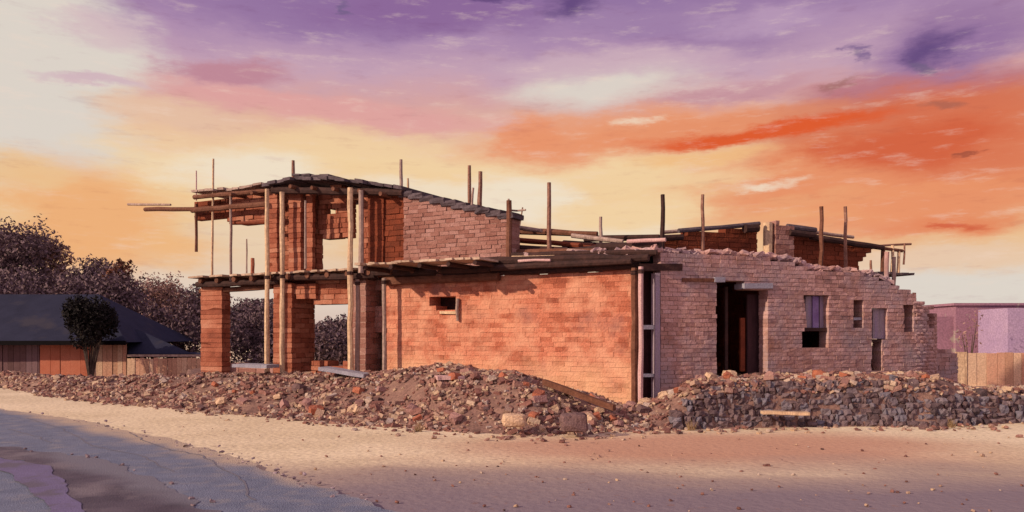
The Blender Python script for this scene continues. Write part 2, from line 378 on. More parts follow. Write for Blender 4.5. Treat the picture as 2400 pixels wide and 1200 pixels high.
# crumbled asphalt and gravel along the road edge
cr = MB()
edge = [gp(-100,948),gp(0,962),gp(200,990),gp(420,1042),gp(580,1085),gp(700,1135),gp(860,1180)]
for i in range(120):
    k = random.randrange(len(edge)-1); t = R(); a, b = edge[k], edge[k+1]
    x = lerp(a[0],b[0],t)+random.gauss(0,.10); y = lerp(a[1],b[1],t)+random.gauss(0,.12); r = U(.008,.026)
    cr.stone((x,y,.03), (r,r*U(.6,1),r*.5), .5, .2)
e2 = [gp(0,1053),gp(230,1080),gp(330,1118),gp(480,1192)]
for i in range(12):
    k = random.randrange(3); t = R(); a, b = e2[k], e2[k+1]
    r = U(.01,.03); cr.stone((lerp(a[0],b[0],t)+random.gauss(0,.06), lerp(a[1],b[1],t)+random.gauss(0,.06), .045), (r,r*U(.6,1),r*.5), .5, .2)
tag(cr.build('loose_gravel', 'edge'), 'crumbled asphalt and gravel scattered along the broken road edge', 'gravel', kind='stuff')
pb = MB()
for i in range(260):
    X = U(-50,2500); Y = U(985,1200); x, y = gp(X, Y); r = U(.006,.022)*(2.2 if R()<.08 else 1)
    if X < 1000 and Y > interp([(0,955),(420,1040),(860,1180),(1000,1230)], X)-8: continue
    pb.stone((x,y,.01), (r,r*U(.6,1),r*.6), .5, .2)
tag(pb.build('pebbles', 'rubble'), 'small pebbles and chips strewn over the sandy ground', 'pebbles', kind='stuff')

# ---------------------------------------------------------------- ruined house
PL = Plane((2.6,15.6), (-8.3,21.5))       # open two-storey wing, u grows to the left
PR = Plane((2.75,15.6), (9.5,18.0))       # stone wing, u grows to the right
house = empty('ruined_house', (2.6,15.6,.0), 'roofless two storey adobe and stone ruin with pale timber posts and bare poles', 'ruin')
def UL(X, w=0): return PL.uz(X, 700, w)[0]
# -- terracotta wall of the lower storey
poly = pxpoly(PL, [(906,645),(1000,648),(1150,650),(1180,640),(1484,628)]) 
poly = [(poly[0][0],.15)] + poly + [(poly[-1][0],.1)]
win = pxpoly(PL, [(1006,699),(1068,699),(1068,728),(1040,728),(1006,716)])
crack = pxpoly(PL, [(1142,792),(1165,800),(1190,835),(1222,866),(1212,868),(1180,845),(1150,812)])
o = masonry(PL, poly, [win], .45, .10, .28, 'wall', 'orange', house, jit=.003, gap=.003, relief=.003, core='orange')
o['label'] = 'sunlit terracotta adobe wall with one small window hole'
b = MB(); a = PL.px(1005,742,.05); c = PL.px(1070,742,.05)
b.box8([PL.px(1030,736,.05),PL.px(1076,736,.05),PL.px(1076,736,-.3),PL.px(1030,736,-.3),PL.px(1030,729,.05),PL.px(1076,729,.05),PL.px(1076,729,-.3),PL.px(1030,729,-.3)], .006)
b.build('window_sill', 'pale', house)
b = MB(); b.log(PL.px(1073,752,.045), PL.px(1073,700,.045), .035); b.build('window_frame', 'grey', house)
# dark blocked back of the little window
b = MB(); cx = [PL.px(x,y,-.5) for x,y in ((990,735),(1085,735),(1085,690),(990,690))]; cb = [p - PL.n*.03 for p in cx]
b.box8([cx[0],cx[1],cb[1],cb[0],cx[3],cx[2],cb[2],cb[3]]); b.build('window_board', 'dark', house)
# eroded gouge boards: chips missing along a diagonal are loose, dark recessed bricks
# -- lower piers: short cross walls running back from the front
def pier(X0, wdt, depth, z0, z1, m, name='pier', front=0, ch=.125, top=None, rag=.05):
    u = UL(X0, front); P = Plane(tuple(PL.p(u, front, 0))[:2], tuple(PL.p(u, front-depth, 0))[:2])
    # plane running back; its n must face left/camera; wall body goes behind it
    if P.n.dot(PL.t) < 0: P.n = -P.n
    poly = [(0,z0),(0,z1),(depth,z1),(depth,z0)] if top is None else [(0,z0)]+top+[(depth,z0)]
    return masonry(P, poly, [], wdt, ch, .32, name, m, house, jit=.008, gap=.012, rag=rag)
pier(470, .80, .30, .2, 3.0, 'red')
pier(640, .62, .85, .2, 3.0, 'red')
pier(826, .40, .6, .2, 3.0, 'brick')
# infill walls: between the piers, behind
def lpoly(pts, w): return pxpoly(PL, pts, w)
masonry(PL, lpoly([(820,655),(820,960),(912,960),(912,655)],-.35), [lpoly([(866,682),(898,682),(898,712),(866,712)],-.35), lpoly([(858,778),(896,778),(896,884),(858,884)],-.35)], .35, .125, .34, 'wall', 'brick', house, w=-.35, jit=.008)
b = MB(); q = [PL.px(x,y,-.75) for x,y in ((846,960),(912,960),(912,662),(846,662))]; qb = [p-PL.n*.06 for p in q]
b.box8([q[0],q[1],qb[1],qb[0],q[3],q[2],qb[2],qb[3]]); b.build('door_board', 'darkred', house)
# lintel walls under the deck
masonry(PL, lpoly([(722,662),(722,712),(822,712),(822,655)],-.2), [], .3, .125, .34, 'wall', 'red', house, w=-.2, jit=.008)
masonry(PL, lpoly([(650,665),(650,700),(740,700),(740,662)],-.1), [], .3, .125, .34, 'wall', 'red', house, w=-.1, jit=.008)
# low sill walls in the openings
masonry(PL, lpoly([(536,858),(536,960),(640,960),(640,862)],-.3), [], .4, .125, .34, 'wall', 'brick', house, w=-.3, jit=.01, rag=.1)
masonry(PL, lpoly([(700,848),(700,960),(830,960),(830,852)],-.4), [], .4, .125, .34, 'wall', 'red', house, w=-.4, jit=.01, rag=.1)
# -- floor deck over the lower storey
def deck(P, u0, u1, w0, w1, z, m, th=.045, name='deck', par=None, holes=()):
    B = MB(); u = u0
    while u < u1:
        bw = U(.15,.24); e = U(-.10,.12)
        if not any(a < u < c for a, c in holes):
            B.box8([P.p(u,w0+e,z),P.p(u+bw-.012,w0+e,z),P.p(u+bw-.012,w1,z),P.p(u,w1,z),
                    P.p(u,w0+e,z+th),P.p(u+bw-.012,w0+e,z+th),P.p(u+bw-.012,w1,z+th),P.p(u,w1,z+th)], .006)
        u += bw
    return B.build(name, m, par or house)
zD = 3.16
deck(PL, UL(1010), UL(470)+.1, .28, -4.2, zD+.002, 'deck')
deck(PL, UL(1185), UL(915), 1.15, .30, zD+.004, 'deck')
for X in (925, 985, 1050, 1115, 1175):
    b = MB(); b.log(PL.p(UL(X),1.1,zD-.06), PL.p(UL(X),-.4,zD-.06), .05, .05, wob=.01); b.build('joist', 'dark', house)
b = MB(); u = UL(980)
while u < UL(470):
    b.log(PL.p(u,.24,zD-.075+U(-.01,.01)), PL.p(u,-4.3,zD-.075), .07, .065, wob=.01); u += .62
jo = b.build('joist', 'brown', house)
# rim beams
def beam(X0,Y0,X1,Y1,w,r,m='dark',name='beam',w1=None,P=PL,par=None,sq=False):
    a = P.px(X0,Y0,w); c = P.px(X1,Y1,w if w1 is None else w1); B = MB()
    if sq:
        up = Vector((0,0,r)); nn = P.n*r
        B.box8([a-up+nn, c-up+nn, c-up-nn, a-up-nn, a+up+nn, c+up+nn, c+up-nn, a+up-nn], .006)
    else: B.log(a, c, r, r*.9, wob=.012)
    return B.build(name, m, par or house)
beam(462,667,655,660,.10,.085)
beam(640,652,880,645,.14,.085)
beam(850,641,1020,638,.16,.075)
beam(470,683,640,672,-.1,.07,'brown')
beam(900,660,1170,648,.12,.10,'brown')
beam(1030,633,1150,630,.24,.085)
beam(1128,612,1520,604,.20,.085)
beam(1040,645,1500,622,.06,.075)
beam(1150,628,1480,612,.30,.07)
# porch / flat roof slab fragments east of the deck, lying over the terracotta wall
deck(PL, UL(1530), UL(1200), -.1, -3.6, 3.22, 'rooftar', name='roof')
beam(1195,541,1400,549,-1.6,.075,'brown')
beam(1370,560,1545,556,-1.6,.07)
beam(1200,562,1400,578,-1.2,.06,'redpaint')
beam(1196,580,1330,586,-.6,.075)
beam(1280,596,1545,570,-.6,.09)
beam(1330,588,1500,600,-.2,.05,'grey')
beam(1200,604,1300,602,.05,.045,'pale')
beam(1320,572,1545,588,-1.9,.09)
beam(1400,580,1548,576,-.4,.10); beam(1205,592,1420,588,-.3,.07,'brown'); beam(1340,552,1460,566,-.9,.05,'grey'); beam(1200,598,1540,592,.0,.06)
beam(1195,531,1270,541,-.8,.05,'grey'); beam(1470,566,1560,562,-.2,.04,'slab'); beam(1215,612,1290,610,.36,.03,'slab')
b = MB()
for i in range(60):
    X = 1205+i*5.6; Y = interp([(1210,606),(1535,590)],X)+U(-6,4)
    b.stone(PL.px(X,Y,U(-.2,-.05)), (U(.08,.16),U(.06,.12),U(.03,.06)), .3, .2)
b.build('loose_coping', 'stone', house)
# -- upper storey
zU = zD+.06
pU = lambda pts, w=0: pxpoly(PL, pts, w)
# faded brick wall with its stepped falling top
masonry(PL, pU([(945,640),(945,455),(1070,480),(1198,512),(1198,640)]), [], .4, .09, .26, 'wall', 'brick', house, jit=.006, gap=.01, rag=.03)
tagb = MB()
b = MB()
for (X0,Y0,X1,Y1) in ((940,452,1200,509),):
    a = PL.px(X0,Y0); c = PL.px(X1,Y1); k = int((c-a).length/.3)+1
    for i in range(k):
        q = a.lerp(c,(i+.5)/k) - PL.n*.2; b.stone(q, (.20,.26,.065), .2, .12, axes=(PL.t,PL.n,Vector((0,0,1))))
b.build('coping', 'rooftar', house)
# dark adobe cross walls and panels of the upper storey
def upier(X0, depth, ztop, m='darkred', wdt=.35, front=0, rag=.06):
    return pier(X0, wdt, depth, zU, ztop, m, front=front, rag=rag)
upier(628, .25, PL.uz(628,455)[1], 'red', .3)
upier(676, .25, PL.uz(676,440)[1], 'red', .4, -.2)
upier(716, .12, PL.uz(720,440)[1], 'red', .22, -.3)
upier(862, 1.3, PL.uz(862,450)[1], 'darkred', .45, -.05)
masonry(PL, pU([(846,640),(846,450),(900,452),(900,640)],-.5), [pU([(868,540),(880,540),(880,575),(868,575)],-.5)], .3, .125, .3, 'wall', 'red', house, w=-.5, jit=.008)
masonry(PL, pU([(892,640),(892,455),(948,458),(948,640)],-.1), [], .3, .125, .3, 'wall', 'darkred', house, w=-.1, jit=.008)
# panel under the roof between the posts, with small gaps of light
masonry(PL, pU([(650,640),(650,448),(742,446),(742,640)],-.62), [pU([(700,470),(720,470),(720,500),(700,500)],-.62)], .25, .125, .3, 'wall', 'red', house, w=-.62, jit=.01, rag=.05)
masonry(PL, pU([(744,555),(744,440),(820,440),(820,556),(770,552),(744,556)],-.6), [pU([(760,484),(786,484),(786,502),(760,502)],-.6)], .25, .125, .3, 'wall', 'red', house, w=-.6, jit=.008, rag=.08)
masonry(PL, pU([(530,520),(530,462),(622,455),(622,522)],-.2), [], .25, .125, .3, 'wall', 'red', house, w=-.2, jit=.008, rag=.06)
masonry(PL, pU([(455,512),(455,478),(540,470),(540,508)],-.2), [], .25, .125, .3, 'wall', 'darkred', house, w=-.2, jit=.008, rag=.06)
# roof of planks falling both ways from the ridge
def roof_strip(pts, w0, w1, m, th=.06, name='roof', step=.24):
    B = MB()
    for (X0,Y0),(X1,Y1) in zip(pts, pts[1:]):
        a = PL.px(X0,Y0); c = PL.px(X1,Y1); k = max(1, int((c-a).length/step))
        for i in range(k):
            p = a.lerp(c, i/k); q = a.lerp(c, (i+.95)/k); e = U(-.12,.10)
            lift = Vector((0,0,U(-.02,.02)))
            B.box8([p+PL.n*(w0+e)+lift, q+PL.n*(w0+e)+lift, q+PL.n*w1+lift, p+PL.n*w1+lift]+[v+Vector((0,0,th)) for v in (p+PL.n*(w0+e)+lift, q+PL.n*(w0+e)+lift, q+PL.n*w1+lift, p+PL.n*w1+lift)], .008)
    return B.build(name, m, house)
roof_strip([(455,452),(560,444),(640,432)], .1, -1.3, 'grey')
roof_strip([(625,440),(700,424),(760,422),(850,432),(950,448)], .22, -3.2, 'rooftar', .08)
roof_strip([(690,414),(770,412)], .1, -1.6, 'rooftar', .05)
beam(340,491,470,490,.05,.06,'brown'); beam(300,479,400,480,-.6,.035,'grey'); beam(450,493,625,478,.08,.075,'brown')
beam(455,462,625,447,.1,.06,'brown'); beam(540,523,640,520,-.05,.05,'redpaint')
beam(640,445,945,452,.05,.09); beam(660,452,940,470,-.7,.09,'brown')
for k, X in enumerate((560,610,700,750,800,860,910)):
    P0 = PL.uz(X, interp([(455,460),(640,446),(700,434),(850,442),(950,456)],X))
    b = MB(); b.log(PL.p(P0[0],.3,P0[1]-.08), PL.p(P0[0],-2.6,P0[1]-.05), .05, .05, wob=.01); b.build('rafter', 'brown', house)
# posts (peeled poles) in front
def post(X, Y0, Y1, w, r, m='pale', name='post', lean=0, P=PL, n=8):
    a = P.px(X, Y0, w); c = P.px(X+lean, Y1, w); c = Vector((c.x, c.y, c.z))
    B = MB(); B.log(a, c, r*1.08, r*.9, n=n, wob=r*.22, seg=max(3, int((c-a).length/.45))); o = B.build(name, m, house)
    if r > .048 and min(a.z,c.z) < 3 < max(a.z,c.z)+.3:
        K = MB(); t = (min(3.05, max(a.z,c.z)-.12)-a.z)/(c.z-a.z); q = a.lerp(c,t)
        for k in range(3): K.tube([q+Vector((0,0,k*.028-.012)), q+Vector((0,0,k*.028+.010))], r*1.2, 8, .03)
        K.build('lashing', 'dark', o)
    return o
post(626, 905, 443, .36, .062); post(662, 905, 450, .40, .062, lean=-1); post(821, 900, 440, .38, .066)
post(846, 640, 446, .30, .06, 'grey'); post(901, 892, 652, .30, .052, 'grey', lean=-1)
post(838, 880, 655, .20, .055, 'grey')
post(497, 650, 372, .05, .030, 'pale', 'pole', lean=3, n=6); post(541, 665, 455, .08, .036, 'grey', 'pole', n=6)
post(460, 590, 478, .05, .040, 'brown', 'post'); 
post(578, 640, 560, .05, .02, 'grey','pole'); post(592,650,605,0,.05,'red','post')
post(716, 630, 470, .1, .03, 'grey', 'post')
post(1487, 1005, 628, .16, .065, 'brown'); post(1502, 1005, 625, .22, .05, 'slab')
post(1193, 625, 470, .02, .06, 'brown')
# bare poles standing out of the wall tops
for (X,Y0,Y1,w,r,m,l) in ((687,440,376,-.5,.045,'rust',0),(940,455,374,-.2,.04,'grey',0),(956,460,418,-.5,.03,'pale',0),(1101,492,388,-.2,.045,'rust',-1),
        (1124,500,402,-.1,.055,'rust',2),(1288,600,428,-.5,.052,'rust',-1),(1408,575,508,-1.,.04,'grey',0),(1105,490,440,.0,.03,'grey',4),(1192,520,466,-.1,.03,'grey',0),(460,470,400,-.3,.018,'slab',0),(1215,548,486,-1,.02,'pale',10)):
    post(X, Y0, Y1, w, r, m, 'pole', lean=l, n=6)
b = MB(); b.log(PL.px(1188,492,-.1), PL.px(1232,492,-.1), .02); b.build('crossbar', 'grey', house)

# -- stone wing
top = [(1548,594),(1620,598),(1700,600),(1780,604),(1850,614),(1896,632),(1960,636),(2045,648),(2062,655),(2062,700)]
def pR(pts, w=0): return pxpoly(PR, pts, w)
holes = [pR(q) for q in ([(1681,662),(1745,660),(1745,676),(1800,676),(1800,882),(1681,882)],
        [(1884,688),(1942,688),(1942,812),(1880,812),(1880,775),(1892,770)],
        [(2001,700),(2023,700),(2023,768),(2001,768)],
        [(2044,720),(2080,720),(2080,796),(2068,796),(2068,868),(2044,868)],
        [(2120,714),(2142,714),(2142,782),(2120,782)])]
pts = pR(top[:-1]); pe = pR([(2062,650),(2120,662),(2150,690)])
poly = [(pts[0][0],.1)] + pts + pR([(2070,655),(2110,675),(2148,690)]) + [(pR([(2148,690)])[0][0],.1)]
w = masonry(PR, poly, holes, .3, .085, .20, 'wall', 'stone', house, kind='brick', rag=.015, relief=.006, jit=.005, gap=.008)
w['label'] = 'mauve rubble stone wall pierced by a doorway and narrow slots'
# rounded end of the stone wing
uE = pR([(2148,690)])[0][0]; B = MB(); K = MB(); rad = 1.5
z = .1; row = 0; ztop0 = pR([(2148,690)])[0][1]
cE = PR.p(uE, -rad, 0)
while z < ztop0+.1:
    h = .085; nst = 20
    for i in range(nst):
        a0 = (i + (row%2)*.5)/nst*math.pi*.75; 
        if z > ztop0 - .12 - .5*a0 + .15*noise.noise(Vector((a0*3, z, 4))): continue
        if .25 < a0 < .5 and 1.75 < z < 2.15: continue
        dirv = PR.n*math.cos(a0) + PR.t*math.sin(a0); tt = Vector((0,0,1)).cross(dirv)
        c = cE + dirv*(rad-.25) + Vector((0,0,z+h/2))
        B.stone(c, (rad*math.pi*.75/nst/2*.98, .26, h/2), .16, .05, axes=(tt, dirv, Vector((0,0,1))))
    z += h; row += 1
o = B.build('wall', 'stone', house); o['label'] = 'rounded broken end of the mauve stone wall'
# stubs on the crumbling top
for (X,Y0,Y1,r,m,w_) in ((2078,700,590,.06,'stone',-.2),(2094,695,602,.05,'grey',-.25),(2142,735,686,.05,'brown',-.2),(2040,650,610,.03,'rust',-.3)):
    a = PR.px(X,Y0,w_); c = PR.px(X+1,Y1,w_); b = MB(); b.log(a,c,r,r*.85,wob=.01,seg=4); b.build('post', m, house)
for (X,Y0,Y1,r,m,w_) in ((1553,610,456,.05,'dark',-.4),(1647,610,456,.04,'rust',-.5),(1925,650,484,.05,'brown',-.6),(1981,650,484,.04,'rust',-.7),(2127,600,565,.03,'rust',-3.4)):
    if X == 2127: continue
    a = PR.px(X,Y0,w_); c = PR.px(X,Y1,w_); b = MB(); b.log(a,c,r,r*.85,n=6,wob=.012,seg=5); b.build('pole', m, house)
# narrow doorway beside the corner post
def rbox(X0,Y0,X1,Y1,w0,th,m,name,par=None,jit=.004,label=None):
    a = [PR.px(x,y,w0) for x,y in ((X0,Y1),(X1,Y1),(X1,Y0),(X0,Y0))]; k = [p-PR.n*th for p in a]
    B = MB(); B.box8([a[0],a[1],k[1],k[0],a[3],a[2],k[2],k[3]], jit); o = B.build(name, m, par or house)
    if label: o['label'] = label
    return o
rbox(1508,632,1536,985,-.50,.08,'door','door',label='dark narrow door beside the corner post')
rbox(1506,762,1546,772,-.02,.1,'greysill','crossbar'); rbox(1506,876,1546,884,-.02,.1,'greysill','crossbar')
rbox(1536,640,1547,950,.03,.16,'shutter','door_frame'); rbox(1500,618,1600,634,.03,.5,'dark','lintel')
rbox(1600,652,1700,660,.04,.3,'brown','lintel'); rbox(1676,650,1700,661,.06,.3,'greysill','lintel')
rbox(1745,664,1812,676,.05,.35,'greysill','lintel'); rbox(1680,883,1802,891,.12,.4,'greysill','threshold')
rbox(1700,672,1706,880,-.35,.05,'dark','door_frame')
dr = rbox(1752,690,1806,882,-.42,.05,'door','door',label='plum door leaf hanging open inside the dark doorway'); 
rbox(1736,745,1746,870,-.38,.06,'redpaint','door_frame')
# fill of the window openings
rbox(1888,694,1904,770,-.14,.05,'shutter','shutter'); rbox(1905,694,1919,770,-.10,.05,'violet','shutter',label='violet shutter board'); rbox(1921,694,1940,775,-.16,.05,'shutter','shutter')
rbox(1880,768,1942,776,-.05,.3,'dark','window_sill')
rbox(2046,724,2080,794,-.08,.06,'shutter','shutter'); rbox(2044,795,2082,801,-.02,.2,'dark','window_sill')
rbox(2001,744,2024,750,-.05,.1,'greysill','crossbar')
# stone mullion & sunlit reveal near the end
# inner rooms: unseen flat roof added to keep the inside dark, back wall and cross walls
deck(PR, .1, 6.9, -.45, -4.2, 3.02, 'rooftar', name='roof')  # added unseen roof, keeps the inside dark
PB = PR.off(-4.2)
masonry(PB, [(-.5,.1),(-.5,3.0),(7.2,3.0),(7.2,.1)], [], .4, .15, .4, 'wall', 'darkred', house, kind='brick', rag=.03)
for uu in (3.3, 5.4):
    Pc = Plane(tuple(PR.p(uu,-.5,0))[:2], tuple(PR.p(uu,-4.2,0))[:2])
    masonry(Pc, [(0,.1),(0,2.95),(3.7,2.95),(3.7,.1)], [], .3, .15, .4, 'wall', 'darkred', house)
# upper back wall remains above the stone wing (dark red, seen over the front wall)
def pB(pts, w=0): return pxpoly(PB, pts, w)
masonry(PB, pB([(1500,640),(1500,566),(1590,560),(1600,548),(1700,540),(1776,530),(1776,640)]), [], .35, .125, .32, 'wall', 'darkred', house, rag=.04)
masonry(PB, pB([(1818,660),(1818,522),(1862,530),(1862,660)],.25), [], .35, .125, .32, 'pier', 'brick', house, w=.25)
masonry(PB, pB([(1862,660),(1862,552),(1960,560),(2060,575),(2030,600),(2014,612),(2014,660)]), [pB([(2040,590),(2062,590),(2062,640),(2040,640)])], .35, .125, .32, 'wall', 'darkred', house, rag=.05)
def bbeam(X0,Y0,X1,Y1,w,r,m): return beam(X0,Y0,X1,Y1,w,r,m,P=PB)
bbeam(1504,558,1600,556,.15,.08,'dark'); bbeam(1590,541,1780,524,.15,.06,'rooftar'); bbeam(1550,545,1640,537,-.2,.05,'grey')
bbeam(1745,536,1776,534,.2,.12,'dark'); bbeam(1845,531,1912,539,.15,.08,'rooftar'); bbeam(1850,545,1910,552,.25,.09,'dark'); bbeam(1900,555,2070,581,.15,.085,'dark'); bbeam(1905,543,2000,556,-.2,.05,'grey')
bbeam(2000,572,2115,588,.1,.05,'brown'); bbeam(2040,578,2135,572,-.1,.035,'rust')
b = MB(); b.log(PB.px(1800,650,.1), PB.px(1800,522,.1), .13, .12); b.build('post', 'pale', house)
b = MB(); b.log(PB.px(1780,606,.1), PB.px(1820,604,.1), .06, .06); b.build('beam', 'pale', house)
for (X,Y0,Y1,r,m) in ((2068,700,580,.07,'brown'),(2090,640,575,.05,'pale'),(2105,640,585,.05,'pale'),(2118,620,570,.03,'rust')):
    b = MB(); b.log(PB.px(X,Y0,.1), PB.px(X+2,Y1,.1), r, r*.85); b.build('post', m, house)
# tilted weathered roof slab fragments of stone wing front
b = MB()
for i in range(150):
    X = 1545+i*3.6; Y = interp([(a,c) for a,c in top[:-1]]+[(2110,680)], X)-U(0,7)
    b.stone(PR.px(X,Y,U(-.3,-.1)), (U(.07,.13),U(.06,.12),U(.02,.045)), .3, .2)
b.build('coping', 'stone', house)

# ---------------------------------------------------------------- dry stone wall in front
B = MB(); K = MB()
def dsw_d(X): return interp(TOE, X) + .10
X = 1590
rows = [0]
for rI in range(9):
    X = 1585 + R()*10
    while X < 2520:
        d = dsw_d(X); z = rI*.098 + .04
        wpx = U(6,26); h = .06*U(.7,1.5)
        mx = interp([(1585,.25),(1640,.62),(1760,.80),(2185,.80),(2240,.52),(2520,.50)], X)
        if z < mx + .07*noise.noise(Vector((X*.03,rI,0))):
            wm = wpx/F*d
            B.stone(((X-1200)/F*d, d+.1+rI*.05+.05*noise.noise(Vector((X*.02,rI*.5,3)))+U(-.03,.03), z+U(-.015,.015)), (wm/2*1.08, .15, h), .42, .22, axes=(Vector((1,0,0)),Vector((0,1,0)),Vector((0,0,1))))
        X += wpx
o = B.build('dry_stone_wall', 'plinth'); tag(o, 'low dark dry stone wall along the foot of the stone wing and right edge', 'stone wall')

# ---------------------------------------------------------------- rubble
rb = MB()
def inwall(x, y):
    p = Vector((x,y,0)); return (p-PL.o).dot(PL.n) < .1 and (p-PR.o).dot(PR.n) < .1
cnt = 0
for i in range(24000):
    X = U(-60,2480); t = U(0,1)**1.3*4.2; d = interp(TOE, X)+t; x = (X-1200)/F*d
    if inwall(x, d) and X > 900: continue
    if X > 1590 and t < .35: continue
    dens = noise.noise(Vector((x*.8, d*.8, 8)))
    if R() > .62 + dens: continue
    z = bank_z(x, d); s = U(.015,.045)*(1.8 if R()<.12 else 1)
    if X < 420: s *= 1.1
    if R() < .5: rb.stone((x,d,z+s*.2), (s*U(.9,1.6), s*U(.6,1), s*U(.4,.8)), .25, .18)
    else:
        rb.stone((x,d,z+s*.2), (s*1.3, s*.8, s*.6), .08, .06)
    cnt += 1
for i in range(300):       # spill on the sand
    X = U(0,2450); t = -abs(random.gauss(0,.45)); d = interp(TOE, X)+t; s = U(.012,.04)
    rb.stone(((X-1200)/F*d, d, s*.4), (s*1.3,s,s*.6), .3, .2)
tag(rb.build('rubble', 'rubble'), 'broken bricks, stones and dirt heaped along the foot of the ruin', 'rubble', kind='stuff')
# individual larger blocks
protos = []
def block_mesh(kind):
    B = MB(); s = U(.10,.17)
    if kind: B.stone((0,0,0), (s*1.4,s*.9,s*.7), .12, .09, rot=False)
    else: B.stone((0,0,0), (s*1.2,s,s*.8), .5, .2, rot=False)
    me = bpy.data.meshes.new('fallen_block'); me.from_pydata([tuple(v) for v in B.v], [], B.f)
    return me
pms = [block_mesh(i%2) for i in range(8)]
cols = [mat('block_%s'%n, c, nscale=4, bump=.7, bscale=24) for n, c in (('pale',[(.44,.28,.19),(.58,.40,.27)]),('red',[(.26,.08,.05),(.42,.14,.08)]),('mauve',[(.24,.12,.11),(.36,.2,.18)]),('dark',[(.10,.055,.055),(.17,.10,.10)]))]
cn = ['pale sandy','brick red','mauve grey','dark brown']
from mathutils import Euler
meshes = {}
for i in range(84):
    X = U(440,1560) if i < 56 else (U(1180,1420) if i < 66 else U(1580,2180)); t = U(.1,2.1) if X < 1580 else U(.5,1.2)
    d = interp(TOE, X)+t; x = (X-1200)/F*d
    if inwall(x, d) : d = interp(TOE, X)+.4; x = (X-1200)/F*d
    ci = random.choice((0,0,1,2,2,3)); mi = random.randrange(8)
    key = (ci, mi)
    if key not in meshes:
        me = pms[mi].copy(); me.materials.append(cols[ci]); meshes[key] = me
    o = bpy.data.objects.new('fallen_block', meshes[key]); C.objects.link(o)
    o.location = (x, d, bank_z(x,d)+.05); o.rotation_euler = (U(-.5,.5), U(-.5,.5), U(0,6.3)); s = U(.35,.8); o.scale = (s,s,s)
    tag(o, cn[ci]+' fallen block lying loose in the rubble at the foot of the ruin', 'stone block', cn[ci]+' fallen blocks in the rubble')
# singled out pieces
def slab(name, X0,Y0,X1,Y1,d0,d1,wd,th,m,label,cat):
    a = at(X0,Y0,d0); c = at(X1,Y1,d1); dirv = (c-a).normalized(); sd = dirv.cross(Vector((0,0,1))).normalized()*wd/2; up = Vector((0,0,th))
    k = 6; B = MB(); vs = []
    for i in range(k+1):
        q = a.lerp(c, i/k) + Vector((0,0,.006*math.sin(i)))
        e = 1+U(-.05,.05); vs += [q-sd*e, q+sd*e, q+sd*e+up, q-sd*e+up]
    fs = [(0,1,2,3),(k*4+3,k*4+2,k*4+1,k*4)]
    for i in range(k):
        for j in range(4): fs.append((i*4+j, (i+1)*4+j, (i+1)*4+(j+1)%4, i*4+(j+1)%4))
    B.add(vs, fs); return tag(B.build(name, m), label, cat)
slab('fallen_plank', 1785,970,1895,972, 14.1,14.0, .22,.05,'pale','pale plank lying in front of the dark dry stone wall below the doorway','plank')
slab('stone_slab', 1022,890,1085,888, 14.9,15.0, .5,.07,'slab','flat pinkish slab resting on top of the rubble mound left of centre','slab')
slab('fallen_beam', 1275,902,1440,962, 14.6,13.9, .13,.10,'brown','dark beam sloping down the right flank of the rubble mound by the terracotta wall','beam')
slab('fallen_plank', 840,960,965,962, 15.4,15.2, .2,.05,'grey','grey plank half buried in the rubble below the leftmost wall recess','plank')
slab('stone_slab', 758,868,862,884, 17.5,17.3, .5,.08,'greysill','blue grey slab propped under the pale post below the window opening','slab')
slab('stone_slab', 560,860,640,862, 19.4,19.2, .6,.08,'greysill','blue grey slab lying at the sill of the tall opening beside two pale posts','slab')
boulder(at(1345,990,12.85), (.26,.2,.17), cols[3], 'dark rounded boulder at the front edge of the rubble right of centre')
boulder(at(1205,985,12.95), (.22,.16,.12), cols[0], 'pale sandy boulder at the front edge of the rubble near centre')
B = MB(); B.stone(at(2165,1003,14.0), (.09,.08,.06), .4, .12); tag(B.build('boulder', cols[3]), 'small dark stone alone on the sand before the rounded wall end', 'stone')

